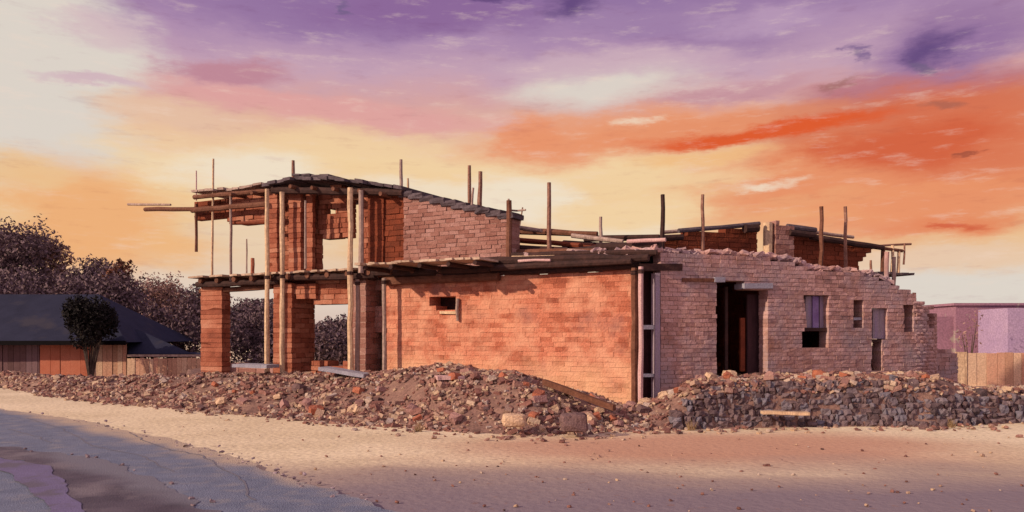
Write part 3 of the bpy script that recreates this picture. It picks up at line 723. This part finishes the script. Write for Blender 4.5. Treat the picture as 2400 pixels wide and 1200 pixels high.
# ---------------------------------------------------------------- trees
def leafcloud(B, c, r, n, s, flat_=.8):
    for i in range(n):
        while True:
            p = Vector((U(-1,1),U(-1,1),U(-1,1)))
            if p.length < 1: break
        p = p * (.55+.45*R()) if R() < .5 else p.normalized()*U(.75,1.08)
        q = c + Vector((p.x*r.x, p.y*r.y, p.z*r.z)); a = Vector((U(-1,1),U(-1,1),U(-1,1))).normalized(); bb = a.cross(Vector((U(-1,1),U(-1,1),U(-1,1)))).normalized()
        l = s*U(.6,1.4); a *= l; bb *= l*.5
        B.add([q-a, q-bb*.9, q+a, q+bb], [(0,1,2,3)])
def tree(name, X, Ytop, wpx, d, Ybase, m, label, group=None, n=9, dens=420, leaf=.12, lobes=None, cat='tree', trunk=True, z0=0):
    x = (X-1200)/F*d; ztop = EYE-(Ytop-HY)/F*d; rw = wpx/F*d/2; h = ztop
    root = empty(name, (x, d, z0), label, cat, group)
    T = MB(); tb = Vector((x,d,z0-.1)); fork = Vector((x+U(-.2,.2), d, z0+h*.35))
    T.tube([tb, tb.lerp(fork,.5)+Vector((U(-.06,.06),0,0)), fork], [.05*h*.6+.03, .04*h*.6, .03*h*.6], 8)
    Lf = MB(); cs = []
    for i in range(n):
        a = 6.283*i/n + U(-.4,.4); k = U(.25,.85); zz = h*U(.45,.86)
        wz = 1 - ((zz/h-.5)/.55)**2*.6
        c = Vector((x+math.cos(a)*rw*k*wz*.8, d+math.sin(a)*rw*k*wz, z0+zz)); cs.append(c)
    cs.append(Vector((x, d, z0+h*.84))); cs.append(Vector((x+rw*.2, d-rw*.3, z0+h*.5)))
    for c in cs:
        T.tube([fork, fork.lerp(c,.5)+Vector((U(-.1,.1),U(-.1,.1),U(0,.15))), c], [.018*h+.01,.011*h+.008,.006], 5)
        rr = rw*U(.34,.5); leafcloud(Lf, c, Vector((rr,rr,rr*U(.65,.95))), dens, leaf)
        for k in range(5):       # twigs poking out of the outline
            e = c + Vector((U(-1,1),U(-1,1),U(.2,1))).normalized()*rr*U(1.0,1.35)
            T.tube([c, e], [.012,.004], 4); leafcloud(Lf, e, Vector((.22,.22,.22))*rr, 16, leaf*.8)
    T.build('trunk', 'bark', root); Lf.build('crown', m, root)
    return root
tree('dense_tree', 30, 520, 260, 40, 890, 'leafA', 'tall dusky tree at the far left edge behind the navy roof', 'trees behind the shed', n=20, dens=700, leaf=.10)
tree('dense_tree', 118, 535, 130, 43, 890, 'leafC', 'slim mauve tree rising right of the tallest tree at far left', 'trees behind the shed', n=8, dens=260, leaf=.12)
tree('dense_tree', 240, 600, 190, 38, 890, 'leafA', 'round dusky tree behind the right half of the navy roof', 'trees behind the shed', n=18, dens=700, leaf=.09)
tree('russet_tree', 285, 585, 90, 36.5, 890, 'leafB', 'russet tree with a thin pointed top beside the round dusky tree', 'trees behind the shed', n=7, dens=240, leaf=.10)
tree('dense_tree', 395, 662, 220, 52, 890, 'leafC', 'low mauve brown tree between the shed and the ruin', 'trees behind the shed', n=18, dens=600, leaf=.10)
tree('dense_tree', 480, 690, 180, 48, 890, 'leafA', 'dusky tree half hidden by the left end of the ruin', 'trees behind the shed', n=9, dens=420, leaf=.13)
tree('dense_tree', 598, 706, 190, 40, 890, 'leafA', 'dark tree seen through the tall opening beside the left pier', 'trees behind the ruin', n=16, dens=600, leaf=.09)
tree('dense_tree', 800, 768, 180, 38, 890, 'leafA', 'dark bushy tree seen through the middle opening of the ruin', 'trees behind the ruin', n=12, dens=460, leaf=.10)
hb = MB()
for i in range(150):
    X = U(-60,520) if i < 95 else U(520,900); d = U(34.5,36.5); c = Vector(((X-1200)/F*d, d, U(.4, interp([(-60,4.4),(150,3.9),(290,3.9),(330,3.0),(460,2.4),(520,2.2),(600,2.6),(660,1.9),(900,1.3)],X)))); leafcloud(hb, c, Vector((.9,.7,.8)), 260, .09)
hb.build('x', 'leafA').name = 'hedge'
tag(bpy.data.objects['hedge'], 'dark hedge mass between the shed and the trees at left', 'hedge', kind='stuff')
# black shrub in front of the roof
def shrub(name, X, Y0, Y1, wpx, d, m, label, n=7, dens=300, leaf=.06):
    x = (X-1200)/F*d; zt = EYE-(Y0-HY)/F*d; zb = EYE-(Y1-HY)/F*d; rw = wpx/F*d/2
    root = empty(name, (x,d,0), label, 'shrub'); S = MB(); Lf = MB()
    for i in range(n):
        a = 6.283*i/n; c = Vector((x+math.cos(a)*rw*.5, d+math.sin(a)*rw*.4, U(lerp(zb,zt,.25), lerp(zb,zt,.75))))
        S.tube([(x,d,-.05),c],[.04,.012],5); leafcloud(Lf, c, Vector((rw*.55,rw*.5,(zt-zb)*.32)), dens, leaf)
    S.build('stem','bark',root); Lf.build('crown', m, root)
shrub('evergreen_shrub', 212, 698, 812, 120, 27.6, 'leafD', 'black evergreen bush standing before the navy roof of the shed', 12, 800, .06)
# weeds among rubble
for i, (X, Y) in enumerate(((450,955),(300,925),(1440,1008),(2230,1002),(980,1012),(1620,1008))):
    x, y = gnd(X, Y); B = MB()
    for k in range(46):
        a = U(0,6.28); l = U(.08,.22); o_ = Vector((x+U(-.06,.06), y+U(-.05,.05), 0)); tp = o_ + Vector((math.cos(a)*l*.5, math.sin(a)*l*.5, l)); s_ = Vector((-math.sin(a), math.cos(a), 0))*.005
        B.add([o_-s_, o_+s_, tp], [(0,1,2)])
    place = ['at the rubble edge left of the pale posts','at the foot of the plank fence','on the sand below the corner post','before the far right stone wall','below the rubble mound left of centre','below the stone wing doorway'][i]
    tag(B.build('grass_tuft', 'weed'), 'small dry grass tuft '+place, 'grass tuft')

# ---------------------------------------------------------------- shed at left
sd_d = 29.0
def S(X, Y, d=sd_d): return at(X, Y, d)
shed = empty('shed', (S(150,890).x, sd_d, 0), 'long low shed with a navy roof and black eaves at far left', 'shed')
def quadroof(fr, bk, th, name, m):
    B = MB(); a = [Vector(v) for v in fr]; b_ = [Vector(v) for v in bk]; u = Vector((0,0,th))
    B.box8([a[0],a[1],b_[1],b_[0],a[0]+u,a[1]+u,b_[1]+u,b_[0]+u]); return B.build(name, m, shed)
# front slope with a hipped right end, built as one solid with seams
B = MB(); el = S(-220,802,28.4); er = S(296,802,28.4); rl = S(-220,690,31.5); rr_ = S(232,690,31.5); el2 = S(-220,802,28.4)+Vector((0,6.4,0)); er2 = er+Vector((0,6.4,0))
B.add([el,er,rr_,rl,el2,er2], [(0,1,2,3),(1,5,2),(5,4,3,2),(4,0,3),(0,4,5,1)])
rf = B.build('roof','navy',shed)
B = MB(); B.box((el.x, el.y-.06, el.z-.10), (er.x, el.y-.003, el.z+.05)); B.build('fascia','black',shed)
B = MB(); a = S(296,770,29.6); b2 = S(345,830,29.2)
l0 = S(300,832,28.9); l1 = S(458,832,28.9); t0 = S(300,772,30.4); t1 = S(322,772,30.4)
B.add([l0,l1,S(345,822,30.2),t1,t0, l0+Vector((0,3,0)), l1+Vector((0,3,0))], [(0,1,2,3,4),(1,6,2),(5,0,4)]); B.build('roof','navy',shed)
B = MB(); B.box((l0.x,l0.y-.05,l0.z-.09),(l1.x,l0.y-.003,l0.z+.04)); B.build('fascia','black',shed)
def boards(X0,X1,Yt,d,bw,m,name,par,jz=.03):
    B = MB(); x0 = (X0-1200)/F*d; x1 = (X1-1200)/F*d; zt = EYE-(Yt-HY)/F*d; x = x0
    while x < x1:
        w_ = bw*U(.85,1.15); e = U(-.015,.015); B.box((x,d+e,-.05),(min(x+w_-.012,x1),d+.035+e,zt+U(-jz,0)),.003); x += w_
    return B.build(name, m, par)
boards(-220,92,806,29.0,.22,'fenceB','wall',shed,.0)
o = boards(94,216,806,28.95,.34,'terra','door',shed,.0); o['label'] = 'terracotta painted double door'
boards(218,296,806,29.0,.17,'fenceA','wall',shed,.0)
B = MB(); B.box((S(-220,0).x,29.1,-.05),(S(296,0).x,29.2,1.34)); B.build('wall','black',shed)
fl = empty('plank_fence', (S(380,890,28.6).x, 28.6, 0), 'pale upright plank fence between the shed and the ruin', 'fence')
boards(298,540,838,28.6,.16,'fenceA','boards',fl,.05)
B = MB(); x = S(298,0,28.66).x
B.box((x,28.65,.9),(S(540,0,28.66).x,28.70,.98)); B.box((x,28.65,.3),(S(540,0,28.66).x,28.70,.38)); B.build('rail','grey',fl)

# ---------------------------------------------------------------- right background
dF = 26.5
fr = empty('plank_fence', (at(2320,900,dF).x, dF, 0), 'reddish plank fence with one broad pale board at the far right edge', 'fence')
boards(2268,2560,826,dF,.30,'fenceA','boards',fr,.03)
o = boards(2240,2266,825,dF-.02,.5,'pale','post',fr,.0)
B = MB(); B.box((at(2240,0,dF).x,dF+.05,.75),(at(2560,0,dF).x,dF+.1,.85)); B.build('rail','grey',fr)
PG = Plane(tuple(at(2165,800,21))[:2], tuple(at(2246,800,21.8))[:2])
gw = empty('garden_wall', tuple(PG.p(.1,0,0)), 'short low mauve stone wall between the rounded wall end and the plank fence', 'stone wall')
Lg = PG.L; masonry(PG, [(0,-.05),(0,1.28),(Lg*.8,1.22),(Lg,1.1),(Lg,-.05)], [], .3, .11, .25, 'wall', 'stone', gw, jit=.008)
hr = empty('plum_house', (at(2300,0,40).x, 42, 0), 'flat roofed plum stucco house behind the fence at far right', 'house')
def bx(X0,X1,Yt,d0,d1,m,name,par,zb=0):
    B = MB(); B.box(((X0-1200)/F*d0, d0, zb), ((X1-1200)/F*d0, d1, EYE-(Yt-HY)/F*d0)); return B.build(name, m, par)
bx(2192,2242,742,40.2,46,'plum','wall',hr); bx(2240,2600,716,40,47,'plum','wall',hr)
o = bx(2362,2600,722,37.6,39.99,'lav','wall',hr); o['label'] = 'lavender stucco front annex'
B = MB(); B.box((at(2236,0,39.9).x,39.88,EYE-(716-HY)/F*40),(at(2600,0,40).x,47.05,EYE-(716-HY)/F*40+.12)); B.build('roof','plum',hr)
def wn(X0,X1,Y0,Y1):
    B = MB(); a = at(X0,Y1,39.95); c = at(X1,Y0,39.95); B.box((a.x,39.93,a.z),(c.x,40.03,c.z)); w_ = B.build('window','grey',hr)
    B = MB(); B.box((a.x+.04,39.92,a.z+.04),(c.x-.04,39.94,c.z-.04)); B.build('pane','black',w_)
wn(2318,2336,754,772); wn(2318,2336,784,794)
shrub('leafy_shrub', 2272, 720, 830, 70, 36, 'leafC', 'thin leafy shrub before the plum house', 4, 22, .07)
shrub('leafy_shrub', 2208, 832, 905, 60, 24, 'leafC', 'small mauve bush right of the rounded wall end', 6, 300, .05)

# ---------------------------------------------------------------- sun, sky
SAZ = math.radians(-117); SEL = math.radians(23)    # azimuth from +Y, clockwise positive
dvec = Vector((math.sin(SAZ)*math.cos(SEL), math.cos(SAZ)*math.cos(SEL), math.sin(SEL)))
sl = bpy.data.lights.new('sun', 'SUN'); sl.energy = 4.6; sl.angle = math.radians(1.0); sl.color = (1.0,.80,.58)
so = bpy.data.objects.new('sun', sl); C.objects.link(so); so.rotation_euler = dvec.to_track_quat('Z','Y').to_euler()

W = bpy.data.worlds.new('World'); bpy.context.scene.world = W; W.use_nodes = True
nt = W.node_tree; N = nt.nodes; L = nt.links; N.clear()
out = N.new('ShaderNodeOutputWorld'); bg = N.new('ShaderNodeBackground'); L.new(bg.outputs[0], out.inputs[0])
tc = N.new('ShaderNodeTexCoord'); sp = N.new('ShaderNodeSeparateXYZ'); L.new(tc.outputs['Generated'], sp.inputs[0])
az = mathn('ARCTAN2', sp.outputs[0], sp.outputs[1]); el_ = mathn('ARCSINE', sp.outputs[2])
cb = N.new('ShaderNodeCombineXYZ'); L.new(az, cb.inputs[0]); L.new(el_, cb.inputs[1])
def warp(scale, sc, amt, seed):
    mp = N.new('ShaderNodeMapping'); mp.inputs['Scale'].default_value = sc; mp.inputs['Location'].default_value = (seed,seed,seed); L.new(cb.outputs[0], mp.inputs[0])
    n = N.new('ShaderNodeTexNoise'); n.inputs['Scale'].default_value = scale; n.inputs['Detail'].default_value = 7; n.inputs['Roughness'].default_value = .6
    L.new(mp.outputs[0], n.inputs['Vector'])
    s = N.new('ShaderNodeVectorMath'); s.operation = 'SUBTRACT'; L.new(n.outputs['Color'], s.inputs[0]); s.inputs[1].default_value = (.5,.5,.5)
    m = N.new('ShaderNodeVectorMath'); m.operation = 'MULTIPLY'; L.new(s.outputs[0], m.inputs[0]); m.inputs[1].default_value = amt
    return m.outputs[0]
def addv(a, b):
    n = N.new('ShaderNodeVectorMath'); n.operation = 'ADD'; L.new(a, n.inputs[0]); L.new(b, n.inputs[1]); return n.outputs[0]
v1 = addv(cb.outputs[0], warp(5, (1,2.2,1), (.20,.055,0), 1.3))
V = addv(addv(v1, warp(22, (1,3.5,1), (.06,.018,0), 4.7)), warp(80, (1,4,1), (.022,.007,0), 8.1))
sv = N.new('ShaderNodeSeparateXYZ'); L.new(V, sv.inputs[0])
def ae(X, Y):
    a = math.atan((X-1200)/F); e = math.atan((HY-Y)/F*math.cos(a)); return a, e
cr = N.new('ShaderNodeValToRGB'); deg = mathn('MULTIPLY', sv.outputs[1], 1/math.radians(60)); L.new(deg, cr.inputs[0])
stops = [(-5,(190,150,140)),(1,(215,190,178)),(3,(224,206,190)),(6,(232,188,142)),(9,(238,200,150)),(12,(240,207,160)),(14.5,(226,180,155)),(16.2,(212,162,160)),(18,(196,160,178)),(20,(172,138,172)),(22.5,(146,114,160)),(35,(110,92,140)),(60,(84,80,128))]
e = cr.color_ramp.elements
for i, (dg, c) in enumerate(stops):
    p = max(0., dg/60)
    k = e[i] if i < 2 else e.new(min(1, p)); k.position = min(1, p); k.color = lin(c)
e[0].position = 0
col = cr.outputs[0]
def blob(X, Y, hx, hy, c, amt=1., rot=0, soft=0., vec=None):
    """cloud patch centred on a direction, hx/hy half size in photo px"""
    global col
    a, el0 = ae(X, Y); ca = math.cos(a)
    mp = N.new('ShaderNodeMapping'); mp.vector_type = 'TEXTURE'
    mp.inputs['Location'].default_value = (a, el0, 0); mp.inputs['Rotation'].default_value = (0,0,math.radians(rot))
    mp.inputs['Scale'].default_value = (hx/F*ca*ca, hy/F*ca, 1); L.new(vec or V, mp.inputs[0])
    ln = N.new('ShaderNodeVectorMath'); ln.operation = 'LENGTH'; L.new(mp.outputs[0], ln.inputs[0])
    f = ramp(ln.outputs['Value'], soft, 1.0+(.25 if soft > .5 else .15), amt, 0)
    col = mixc(f, col, tuple(lin(c)[:3]))
CREAM=(219,209,198); YEL=(240,207,160); PALE=(238,221,196)
blob(0,150,390,260,CREAM,1,0,.72); blob(-60,330,330,90,CREAM,1,0,.6)
blob(235,190,170,14,(208,178,186),.9,-2,.3); blob(250,60,110,50,(208,178,186),.7,0,.3)
blob(540,165,190,34,(190,134,148),.95,0,.5)
blob(820,262,520,36,(222,160,156),.85,-4,.4)
blob(420,262,200,36,(228,190,162),.8,-3,.4)
blob(760,35,420,60,(146,112,158),.75,0,.35); blob(1000,30,340,56,(138,100,150),.85,0,.4); blob(1650,90,260,40,(150,116,160),.6,-8,.3); blob(2300,60,260,80,(140,104,150),.7,0,.3)
blob(200,510,260,150,(236,174,118),1,0,.45); blob(40,400,180,50,(234,190,138),.9,0,.3); blob(430,590,150,50,(237,180,122),.8,0,.2)
blob(560,395,230,62,PALE,1,0,.4); blob(1220,470,150,80,PALE,1,0,.5); blob(1000,450,220,36,PALE,.8,0,.3); blob(650,560,200,90,(231,206,176),.8,0,.3); blob(1450,540,200,30,PALE,.8,0,.3)
blob(800,340,330,40,YEL,.7,0,.3)
blob(1430,212,250,58,CREAM,.95,3,.15); blob(1430,150,280,40,(206,176,186),.7,0,.3)
blob(1350,45,60,26,(84,58,112),.0)
blob(1750,60,180,34,(184,152,182),.8,0,.3); blob(1480,60,240,32,(158,126,166),.6,-3,.3)
blob(1255,318,110,44,(232,146,104),.9,4,.35); blob(1500,330,300,34,(232,150,108),.8,4,.3)
blob(2180,200,420,66,(184,116,126),.95,0,.45); blob(1720,215,230,26,(192,140,152),.7,8,.3)
blob(2130,285,460,84,(208,110,78),1,2,.5); blob(1720,290,300,30,(212,124,92),.85,5,.4)
blob(2350,330,260,120,(212,124,92),.8,0,.4)
blob(2080,430,560,150,(229,140,95),.95,0,.45); blob(2250,340,330,170,(214,110,72),.75,0,.4); blob(1480,318,420,60,(231,146,102),.85,4,.4)
blob(1560,430,360,18,(240,206,158),.6,2,.3); blob(1650,372,210,26,(238,184,124),.8,2,.3); blob(1480,500,250,46,(240,207,160),.95,0,.4)
blob(2120,345,270,66,(210,96,56),1,0,.45); blob(1780,310,330,24,(220,88,34),1,4.5,.4); 
blob(1900,500,160,24,(236,176,122),.7,0,.3)
blob(2030,462,330,16,(234,178,126),.6,1,.3); blob(2200,445,260,18,(228,134,86),.8,0,.3); blob(2150,530,280,26,(230,148,108),.7,0,.3); blob(2270,530,60,8,(212,98,60),.8,0,.3)
blob(1800,437,130,12,PALE,.8,0,0); blob(1495,288,60,12,PALE,.7,0,0); blob(2275,370,50,6,(160,76,50),.8,0,.4)
blob(2220,680,420,52,CREAM,1,0,.5); blob(2180,605,300,30,(229,196,168),.8,0,.4)
blob(2250,105,330,60,(146,110,156),.75,0,.3)
blob(2240,98,120,44,(98,70,122),.95,0,.1); blob(2225,135,30,22,(110,92,124),.7,0,.3); blob(2006,115,26,20,(104,78,130),.7,0,.1)
blob(1325,18,90,36,(98,70,122),.95,0,.1); blob(1150,-5,70,14,(92,64,118),.8,0,.4); blob(790,5,22,14,(110,92,130),.7,0,.3)
blob(1965,195,44,22,(152,98,90),.6,20,.3); blob(2210,240,70,16,(156,92,76),.6,-8,.3)
blob(2150,470,420,60,(231,146,100),.8,0,.3); blob(2250,525,300,34,(226,130,84),.8,0,.3); blob(2230,530,90,10,(210,94,56),.9,0,.3)
# fine broken streaks through all the cloud
mpS = N.new('ShaderNodeMapping'); mpS.inputs['Scale'].default_value = (1,5,1); mpS.inputs['Rotation'].default_value = (0,0,.05); L.new(cb.outputs[0], mpS.inputs[0])
nS = N.new('ShaderNodeTexNoise'); nS.inputs['Scale'].default_value = 14; nS.inputs['Detail'].default_value = 9; nS.inputs['Roughness'].default_value = .68; L.new(mpS.outputs[0], nS.inputs['Vector'])
fS = ramp(nS.outputs[0], .52, .72, 0, .30); col = mixc(fS, col, tuple(lin((240,214,196))[:3]))
fS2 = ramp(nS.outputs[0], .46, .30, 0, .30); mulD = N.new('ShaderNodeMix'); mulD.data_type = 'RGBA'; mulD.blend_type = 'MULTIPLY'; L.new(fS2, mulD.inputs[0]); L.new(col, mulD.inputs[6]); mulD.inputs[7].default_value = (.72,.58,.66,1); col = mulD.outputs[2]
# unseen sky away from the sunset, raised to pale mauve to fill the shade
aa = mathn('ABSOLUTE', az)
sky_fill = ramp(aa, math.radians(48), math.radians(110), 0, 1)
col = mixc(sky_fill, col, tuple(lin((222,196,208))[:3]))
L.new(col, bg.inputs[0]); bg.inputs[1].default_value = 1.0
# faint physical sky added for the air glow
sk = N.new('ShaderNodeTexSky'); sk.sky_type = 'NISHITA'; sk.sun_disc = False; sk.sun_elevation = SEL; sk.sun_rotation = SAZ
bg2 = N.new('ShaderNodeBackground'); L.new(sk.outputs[0], bg2.inputs[0]); bg2.inputs[1].default_value = .003
ad = N.new('ShaderNodeAddShader'); L.new(bg.outputs[0], ad.inputs[0]); L.new(bg2.outputs[0], ad.inputs[1]); L.new(ad.outputs[0], out.inputs[0])

# ---------------------------------------------------------------- camera
cam = bpy.data.cameras.new('camera'); co = bpy.data.objects.new('camera', cam); C.objects.link(co)
co.location = (0,0,EYE); co.rotation_euler = (math.radians(90),0,0)
cam.sensor_width = 36; cam.lens = 36*F/2400; cam.shift_y = (HY-600)/2400; cam.clip_end = 3000
sc = bpy.context.scene; sc.camera = co
vs = sc.view_settings; vs.view_transform = 'Standard'; vs.look = 'None'; vs.exposure = 0; vs.gamma = 1
